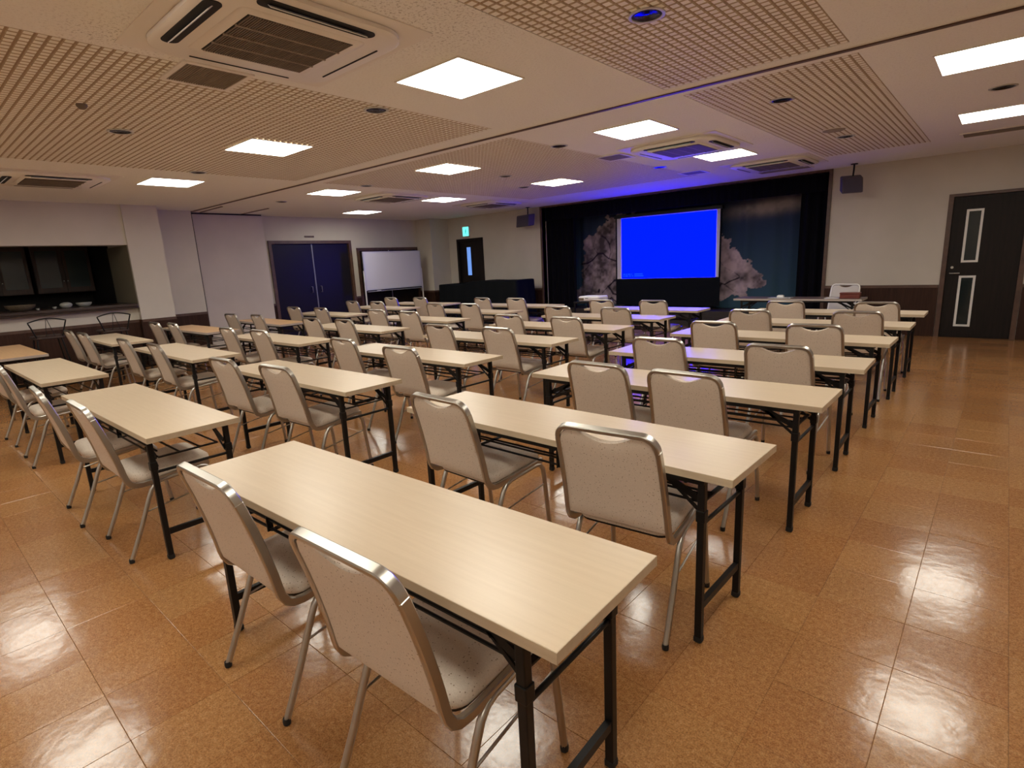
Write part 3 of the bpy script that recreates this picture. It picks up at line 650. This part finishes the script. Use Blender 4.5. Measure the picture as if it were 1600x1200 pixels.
# ------------------------------------------------------------------ banquet chairs (origin on the floor midway between the rear feet, facing +Y)
PR = [(-.045, .845), (-.036, .815), (-.020, .765), (-.004, .71), (.014, .64), (.029, .575), (.040, .52), (.047, .475), (.054, .445), (.068, .420), (.092, .405), (.125, .401), (.19, .406), (.28, .415), (.38, .426), (.455, .433)]
def prof(t):     # arc length parameter 0..1 -> (y,z) and normal
    t = max(0, min(.9999, t)) * (len(PR) - 1); i = int(t); f = t - i
    (ya, za), (yb, zb) = PR[i], PR[i + 1]; y, z = ya + (yb - ya) * f, za + (zb - za) * f
    pa = PR[max(0, i - 1)]; pb = PR[min(len(PR) - 1, i + 2)]; dy, dz = pb[0] - pa[0], pb[1] - pa[1]; l = math.hypot(dy, dz)
    return y, z, (0, -dz / l, dy / l)
def zt_(z):      # parameter for a height on the back
    for i in range(9):
        if PR[i][1] >= z >= PR[i + 1][1]: return (i + (PR[i][1] - z) / (PR[i][1] - PR[i + 1][1])) / (len(PR) - 1)
    return 0
def make_chair(name, label, fab, frame, group):
    t = thing(name, label, 'chair', group=group)
    hw = lambda z: .200 + .012 * max(0, min(1, (.845 - z) / .40))
    pts, N = [], []
    side = []
    for i in range(len(PR) - 1, 0, -1):
        for f in (0, .5):
            y, z, n = prof((i - f) / (len(PR) - 1))
            if z < .795 or y > .0: side.append((hw(z), y, z, n))
    cr = .055; corner = []
    for j in range(0, 9):
        a = PI / 2 * j / 8; z = .845 - cr + cr * math.sin(a); x = .200 - cr + cr * math.cos(a); y, _, n = prof(zt_(z)); corner.append((x, y, z, n))
    top = [(x, -.045, .845, corner[-1][3]) for x in (.10, .05, 0)]
    half = side + corner + top
    full = [((x, y, z), n) for x, y, z, n in half] + [((-x, y, z), n) for x, y, z, n in half[-2::-1]]
    MB().tube([p for p, n in full], 0, 8, sq=(.0145, .0095), N=[n for p, n in full]).build('frame', frame, t, sharp=32)
    # backrest pad
    nu, nv = 24, 14
    def ztop(u):
        ax = abs(u); w_ = .19
        base_ = .845 - .013
        dip = .034 * max(0, 1 - (ax * w_ / .112) ** 2) ** 1.2
        xx = ax * w_; cc = max(0, xx - (.19 - .05)); return base_ - dip - (.05 - math.sqrt(max(0, .05 ** 2 - cc ** 2)))
    def sheet(off, bul):
        g_ = []
        for j in range(nv + 1):
            row = []
            for i in range(nu + 1):
                u = -1 + 2 * i / nu; zt = ztop(u); zb = .452; v = j / nv; z = zt + (zb - zt) * v
                y, z2, n = prof(zt_(z)); w_ = hw(z) - .0085
                e = max(0, 1 - min(1, min(1 - abs(u), .5) / .18)) ; ev = max(0, 1 - min(v, 1 - v) / .07)
                o_ = off * (1 - .35 * max(e, ev) ** 2) + bul * (1 - u * u) * (1 - (2 * v - 1) ** 2)
                row.append((u * w_, y + n[1] * -o_, z + n[2] * -o_))
            g_.append(row)
        return g_
    F = sheet(-.017, -.006); R = sheet(.011, .002); W = nu + 1; H = nv + 1
    mb = MB(); vs = [p for r in F for p in r] + [p for r in R for p in r]; fs = []; o_ = W * H
    for j in range(nv):
        for i in range(nu): a = j * W + i; fs += [(a, a + 1, a + W + 1, a + W), (o_ + a, o_ + a + W, o_ + a + W + 1, o_ + a + 1)]
    for i in range(nu): fs += [(i, o_ + i, o_ + i + 1, i + 1), (nv * W + i, nv * W + i + 1, o_ + nv * W + i + 1, o_ + nv * W + i)]
    for j in range(nv): a = j * W; b = j * W + nu; fs += [(a, a + W, o_ + a + W, o_ + a), (b, o_ + b, o_ + b + W, b + W)]
    mb.add(vs, fs, 0, True); mb.build('backrest', fab, t)
    # seat pad
    cy, hx, hy = .285, .203, .198
    def outline(k, z, r): 
        pts = rrect(hx * k if k > .3 else hx * k, hy * k, r * k, z, 6, 0, cy); return [(x, y, zz + (y - cy) * .05) for x, y, zz in pts]
    MB().rings([outline(.90, .415, .05), outline(.975, .420, .06), outline(1.0, .432, .065), outline(.985, .450, .065), outline(.92, .463, .06), outline(.72, .472, .06), outline(.40, .475, .05), outline(.1, .476, .04)]).build('seat', fab, t)
    MB().rings([outline(.94, .408, .05), outline(.95, .417, .05)], smooth=False).build('seat_pan', M_BLACK, t)
    for s in (-1, 1):
        rear = [(s * .222, .004, .012), (s * .220, .075, .17), (s * .218, .136, .32), (s * .218, .155, .362), (s * .217, .178, .388), (s * .216, .21, .400), (s * .215, .27, .405), (s * .215, .31, .409)]
        front = [(s * .226, .492, .012), (s * .221, .475, .20), (s * .218, .462, .35), (s * .217, .455, .385), (s * .216, .437, .410), (s * .216, .41, .418), (s * .215, .37, .415), (s * .215, .31, .409)]
        for path in (rear, front):
            l = MB().tube(path, .0118, 8).build('leg', frame, t)
            x, y, z = path[0]; MB().lathe([(.004, 0), (.0125, .002), (.0135, .012), (.0125, .024), (.011, .024)], x, y, 10).build('foot_tip', M_RUB, l)
        MB().tube([(s * .220, .108, .25), (s * .219, .466, .30)], .0045, 6).build('stretcher', frame, t)
    return t
CHP = {'A0L': (-1.85, .58), 'A0R': (-1.06, .57), 'A1L': (-1.96, 1.67), 'A1R': (-1.03, 1.64), 'A2L': (-1.76, 2.72), 'A2R': (-1.21, 2.70), 'A3L': (-1.89, 3.80), 'A3R': (-1.05, 3.80), 'A4L': (-1.92, 4.90), 'A4R': (-1.10, 4.90), 'A5L': (-1.96, 5.98), 'A5R': (-.99, 6.00), 'A6L': (-1.92, 7.10), 'A6R': (-.99, 7.03),
'B0L': (-4.30, .53), 'B0R': (-3.53, .58), 'B1L': (-4.38, 1.63), 'B1R': (-3.64, 1.68), 'B2L': (-4.50, 2.73), 'B2R': (-3.52, 2.63), 'B3L': (-4.45, 3.86), 'B3R': (-3.60, 3.90), 'B4L': (-4.39, 4.93), 'B4R': (-3.51, 4.85), 'B5L': (-4.45, 5.97), 'B5R': (-3.54, 5.93), 'B6L': (-4.47, 7.07), 'B6R': (-3.60, 7.03),
'C0L': (-6.95, .55), 'C0R': (-5.98, .55), 'C1L': (-7.07, 1.67), 'C1R': (-6.13, 1.69), 'C2L': (-7.0, 2.72), 'C2R': (-6.21, 2.75), 'C3L': (-7.03, 3.84), 'C3R': (-6.25, 3.86), 'C4L': (-7.12, 4.96), 'C4R': (-6.26, 4.90), 'C5L': (-7.04, 6.06), 'C5R': (-6.28, 6.12), 'C6L': (-7.20, 7.27), 'C6R': (-6.28, 7.24),
'D1L': (-9.35, 1.62), 'D1R': (-8.55, 1.63), 'D2L': (-9.29, 2.62), 'D2R': (-8.72, 2.68), 'D3L': (-9.71, 3.80), 'D3R': (-8.69, 3.86), 'D4L': (-9.77, 5.0), 'D4R': (-8.71, 5.0), 'D5L': (-9.90, 6.28), 'D5R': (-8.81, 6.21), 'D6L': (-9.76, 7.16), 'D6R': (-8.85, 7.25)}
CA = {'A0L': 1, 'A0R': 2, 'A1L': -2, 'A1R': 5, 'A2L': -2, 'A2R': -2}
c0 = make_chair('banquet_chair', '', M_FAB, M_STEEL, 'beige banquet chairs at the folding tables')
for i, (k, (x, y)) in enumerate(CHP.items()):
    n = int(k[1]); lab = 'beige banquet chair, %s one at %s table from camera, %s' % ('left' if k[2] == 'L' else 'right', ORD[n], COLN[k[0]])
    a = math.radians(CA.get(k, random.uniform(-3, 3))); y = min(y, TP[k[:2]][1] - .375); lim = .47 if k[0] == 'D' else .51; x = max(TP[k[:2]][0] - lim, min(TP[k[:2]][0] + lim, x)); loc = (x - .045 * math.sin(a), y + .045, 0)
    if i == 0: c0.location = loc; c0.rotation_euler = (0, 0, a); c0['label'] = lab
    else: dup(c0, loc, a, lab)
wc = make_chair('banquet_chair', 'white-framed chair behind the dark brown table before the stage', mat('pale_vinyl', (.62, .58, .55), .5), mat('white_tube', (.85, .83, .80), .35), None)
wc.location = (-1.90, 10.30, 0); wc.rotation_euler = (0, 0, PI - .1)

# ------------------------------------------------------------------ things on and before the stage
s = thing('lacquer_box', 'red-brown box on the right end of the dark brown table', 'box', (-1.66, 9.40, .70), .05)
MB().bbox(-.125, .125, -.07, .07, 0, .065, .006).build('body', M_REDBROWN, s); MB().bbox(-.13, .13, -.075, .075, .065, .085, .006).build('lid', M_REDBROWN, s)
tag(MB().box(-1.98, -1.80, 9.30, 9.52, .70, .704).build('paper_sheet', M_PAPER), 'white papers beside the red-brown box', 'paper')
tag(MB().bbox(-2.78, -2.45, 9.32, 9.50, .70, .708, .002).build('tray', M_ALU), 'flat grey tray at the middle of the dark brown table', 'tray')
s = thing('marker_case', 'small white object on the flat grey tray', 'case', (-2.62, 9.42, .708)); MB().bbox(-.05, .05, -.03, .03, 0, .028, .006).build('body', M_WHITE, s); MB().bbox(-.04, .04, -.022, .022, .028, .036, .004).build('lid', M_WHITE, s)
# projector on a black cart
s = thing('projector_cart', 'black cart carrying the projector in front of the stage', 'cart', (-5.33, 8.22, 0))
MB().bbox(-.27, .27, -.22, .22, .705, .73, .006).build('top_shelf', M_BLACK, s); MB().bbox(-.27, .27, -.22, .22, .15, .17, .004).build('lower_shelf', M_BLACK, s)
for a in (-1, 1):
    for b in (-1, 1):
        l = MB().bbox(a * .25 - .012, a * .25 + .012, b * .2 - .012, b * .2 + .012, .05, .705, .002).build('leg', M_BLACK, s)
        MB().tube([(a * .25 - .01, b * .2, .025), (a * .25 + .01, b * .2, .025)], .025, 12).build('castor', M_RUB, l)
s = thing('projector', 'white projector standing on the black cart', 'projector', (-5.30, 8.17, .73), .0)
MB().rings([rrect(.20, .15, .03, .012, 4), rrect(.21, .16, .035, .03, 4), rrect(.21, .16, .035, .075, 4), rrect(.195, .145, .03, .092, 4)], smooth=False).build('body', M_PROJ, s)
MB().bbox(-.19, -.09, -.166, -.156, .025, .065, .003).build('port_panel', M_GRILL, s); MB().bbox(-.06, .0, -.164, -.158, .055, .066, .002).build('side_vent', M_BLACK, s)
MB().tube([(.06, .16, .05), (.06, .19, .05)], .035, 16).build('lens', M_GLASS, s)
for a in (-.16, .16):
    for b in (-.11, .11): MB().lathe([(.0, 0), (.012, 0), (.012, .014), (0, .014)], a, b, 8).build('foot', M_RUB, s)
# cloth-draped stack left of the stage
def draped(x0, x1, y0, y1, top):
    mb = MB(); n = 64; rings = []
    for z, sp_ in ((0.0, .05), (.25, .035), (.5, .022), (.75, .010), (.93, 0)):
        ring = []
        per = rrect((x1 - x0) / 2 + sp_, (y1 - y0) / 2 + sp_, .05 + sp_, z, 3, (x0 + x1) / 2, (y0 + y1) / 2)
        # resample with folds
        L_ = [0]; 
        for a, b in zip(per, per[1:] + per[:1]): L_.append(L_[-1] + math.hypot(b[0] - a[0], b[1] - a[1]))
        for j in range(n * 3):
            d = L_[-1] * j / (n * 3); k = max(i for i in range(len(per)) if L_[i] <= d + 1e-9); a, b = per[k], per[(k + 1) % len(per)]; f_ = (d - L_[k]) / max(1e-6, L_[k + 1] - L_[k])
            x, y = a[0] + (b[0] - a[0]) * f_, a[1] + (b[1] - a[1]) * f_; cx, cy = (x0 + x1) / 2, (y0 + y1) / 2
            w_ = (sp_ * .55) * math.sin(j * 2 * PI / 9.0 + math.sin(j * .13) * 2); ln = math.hypot(x - cx, y - cy)
            nx_, ny_ = ((0, 1 if y > cy else -1) if abs(abs(y - cy) - (y1 - y0) / 2 - sp_) < .06 else (1 if x > cx else -1, 0))
            zz = z if z < .9 else top(x)
            ring.append((x + nx_ * w_, y + ny_ * w_, zz * 1.0 if z >= .9 else z * top(x) / .93 * .93))
        rings.append(ring)
    cx, cy = (x0 + x1) / 2, (y0 + y1) / 2
    inner = [(cx + (x - cx) * .985, cy + (y - cy) * .93, z + .012) for x, y, z in rings[-1]]; rings.append(inner)
    rings.append([(x, cy + (y - cy) * .02, top(x) + .012) for x, y, z in inner])
    mb.rings(rings, cap0=False); return mb
tag(draped(-11.15, -8.45, 9.80, 10.5, lambda x: .955 + .075 / (1 + math.exp(-(x + 10.1) * 9)) + .008 * math.sin(x * 5)).build('cloth_covered_table', M_BCLOTH), 'long stack under a black cloth left of the stage', 'covered table')

# whiteboard
s = thing('whiteboard', 'wheeled whiteboard in front of the closet doors', 'whiteboard', (-11.8, 8.91, 0))
MB().bbox(-.012, .012, -.87, .87, .96, 1.865, .004).build('board', M_BOARD, s)
f = MB(); f.bar((.0, -.885, .93), (0, -.885, 1.88), .03, .022); f.bar((.0, .885, .93), (0, .885, 1.88), .03, .022); f.box(-.015, .015, -.885, .885, 1.865, 1.88); f.box(-.015, .015, -.885, .885, .945, .96); f.build('board_frame', M_ALU, s)
for sy in (-1, 1):
    y = sy * .905; l = MB(); l.bar((0, y, .05), (0, y, 1.42), .03, .02); l.build('leg', M_WHITE, s); q = MB(); q.bar((-.26, y, .06), (.26, y, .06), .03, .03); fo = q.build('foot', M_WHITE, s)
    for a in (-.24, .24): MB().tube([(a, y - .012, .025), (a, y + .012, .025)], .025, 12).build('castor', M_RUB, fo)
MB().bbox(.012, .075, -.86, .86, .905, .918, .003).build('pen_tray', M_ALU, s)
MB().box(-.005, .005, -.87, .87, .918, .945).build('shadow_gap', M_BLACK, s)
MB().bar((0, -.9, .30), (0, .9, .30), .025, .02).build('crossbar', M_WHITE, s)
tag(MB().tube([(-11.74, 8.30, .925), (-11.74, 8.42, .925)], .007).build('marker', M_WHITE), 'white marker lying in the whiteboard tray', 'marker')

# ------------------------------------------------------------------ servery
s = thing('serving_counter', 'dark wooden counter shelf of the servery opening', 'counter')
MB().bbox(-11.95, -11.08, YB + .02, 2.945, 1.0, 1.082, .012).build('worktop', M_COUNTER, s)
MB().bbox(-11.085, -11.055, YB + .02, 2.945, 1.03, 1.075, .01).build('nosing', M_COUNTER, s)
def cabinet(y0, y1, label):
    s = thing('wall_cabinet', label, 'cabinet', (-13.6, (y0 + y1) / 2, 0), 0, 'glazed wall cabinets in the kitchen')
    h = (y1 - y0) / 2 - .005
    MB().bbox(-.3, 0, -h, h, 1.30, 2.18, .006).build('body', M_CAB, s)
    for sg in (-1, 1):
        c_ = sg * h / 2; f = MB(); w_ = h / 2 - .01; x = .002
        f.box(x, x + .018, c_ - w_, c_ - w_ + .05, 1.32, 2.16); f.box(x, x + .018, c_ + w_ - .05, c_ + w_, 1.32, 2.16); f.box(x, x + .018, c_ - w_ + .05, c_ + w_ - .05, 1.32, 1.40); f.box(x, x + .018, c_ - w_ + .05, c_ + w_ - .05, 2.08, 2.16)
        o = f.build('door', M_CAB, s); MB().box(x, x + .008, c_ - w_ + .05, c_ + w_ - .05, 1.40, 2.08).build('pane', M_CGLASS, o)
        MB().tube([(x + .018, c_ - sg * (w_ - .02), 1.52), (x + .036, c_ - sg * (w_ - .02), 1.52)], .008).build('knob', M_ALU, o)
for y0, y1, l in ((2.05, 2.95, 'dark glazed kitchen cabinet nearest the column'), (1.10, 2.0, 'dark glazed kitchen cabinet, second from the column'), (.15, 1.05, 'dark glazed kitchen cabinet cut by the left edge')): cabinet(y0, y1, l)
s = thing('base_cabinet', 'dark kitchen worktop along the back wall', 'cabinet', (-13.6, 1.2, 0)); MB().bbox(-.5, .0, -1.7, 1.75, .1, .86, .006).build('body', M_CAB, s); MB().bbox(-.52, .03, -1.72, 1.76, .86, .90, .006).build('worktop', M_COUNTER, s)
def bowl(x, y, r, h, nm, label, M, cat='bowl', lid=False):
    s = thing(nm, label, cat, (x, y, 1.082)); MB().lathe([(.0, 0), (r * .5, 0), (r * .62, h * .08), (r * .95, h * .6), (r, h), (r * .96, h), (r * .88, h * .6), (r * .5, h * .14), (0, h * .12)], n=24).build('body', M, s)
    if lid: MB().lathe([(r * 1.02, h), (r * 1.0, h * 1.1), (r * .8, h * 1.5), (r * .4, h * 1.75), (.0, h * 1.8)], n=24).build('lid', M, s)
bowl(-11.45, 2.04, .085, .05, 'lidded_pot', 'pale lidded pot on the servery counter', M_CERAM, 'pot', True)
bowl(-11.55, 2.30, .11, .065, 'bowl', 'pale bowl right of the lidded pot', M_CERAM)
bowl(-11.40, 1.88, .03, .03, 'cup', 'small pale cup left of the lidded pot', M_CERAM, 'cup')
bowl(-11.50, 1.48, .19, .09, 'basket', 'large woven basket on the counter at the left edge', M_BASK, 'basket')
bowl(-11.32, 1.66, .025, .025, 'cup', 'small pale cup beside the woven basket', M_CERAM, 'cup')
def stool(x, y, label):
    s = thing('bar_stool', label, 'stool', (x, y, 0), 0, 'black metal bar stools at the servery')
    MB().rings([rrect(.17, .17, .06, .690, 4), rrect(.19, .19, .07, .70, 4), rrect(.19, .19, .07, .725, 4), rrect(.175, .175, .06, .735, 4)]).build('seat', wood('stool_wood', (.06, .035, .028), (.04, .024, .02), .5), s)
    a = [(.19, -.15, .72), (.21, -.19, .86), (.215, -.212, .93)] ; arc = [(.225, -.218 + .436 * i / 12, .945 + .045 * math.sin(PI * i / 12)) for i in range(13)]
    MB().tube(a + arc + [(p[0], -p[1], p[2]) for p in a[::-1]], .0095, 8).build('back_rail', M_BLACK, s)
    MB().tube([(.19, -.04, .73), (.222, -.01, .985)], .004, 6).build('back_rod', M_BLACK, s); MB().tube([(.19, .06, .73), (.222, .0, .985)], .004, 6).build('back_rod', M_BLACK, s)
    for a_ in (-1, 1):
        for b_ in (-1, 1): MB().tube([(a_ * .21, b_ * .21, .0), (a_ * .14, b_ * .14, .692)], .011, 8).build('leg', M_BLACK, s)
    q = .185; MB().tube([(-q, -q, .25), (q, -q, .25), (q, q, .25), (-q, q, .25)], .008, 8, closed=True).build('footrest', M_BLACK, s)
stool(-10.52, 1.575, 'black bar stool left of its twin, arched back before the servery'); stool(-10.52, 2.39, 'black bar stool nearest the square column, arched back')
s = thing('wall_box', 'small pale box high on the wall beside the square column', 'box', (-11.72, 3.60, 2.33)); MB().bbox(0, .04, -.03, .03, -.07, .07, .005).build('body', M_ACW, s); MB().bbox(.04, .045, -.02, .02, -.05, .0, .002).build('cover', M_GRILL, s)
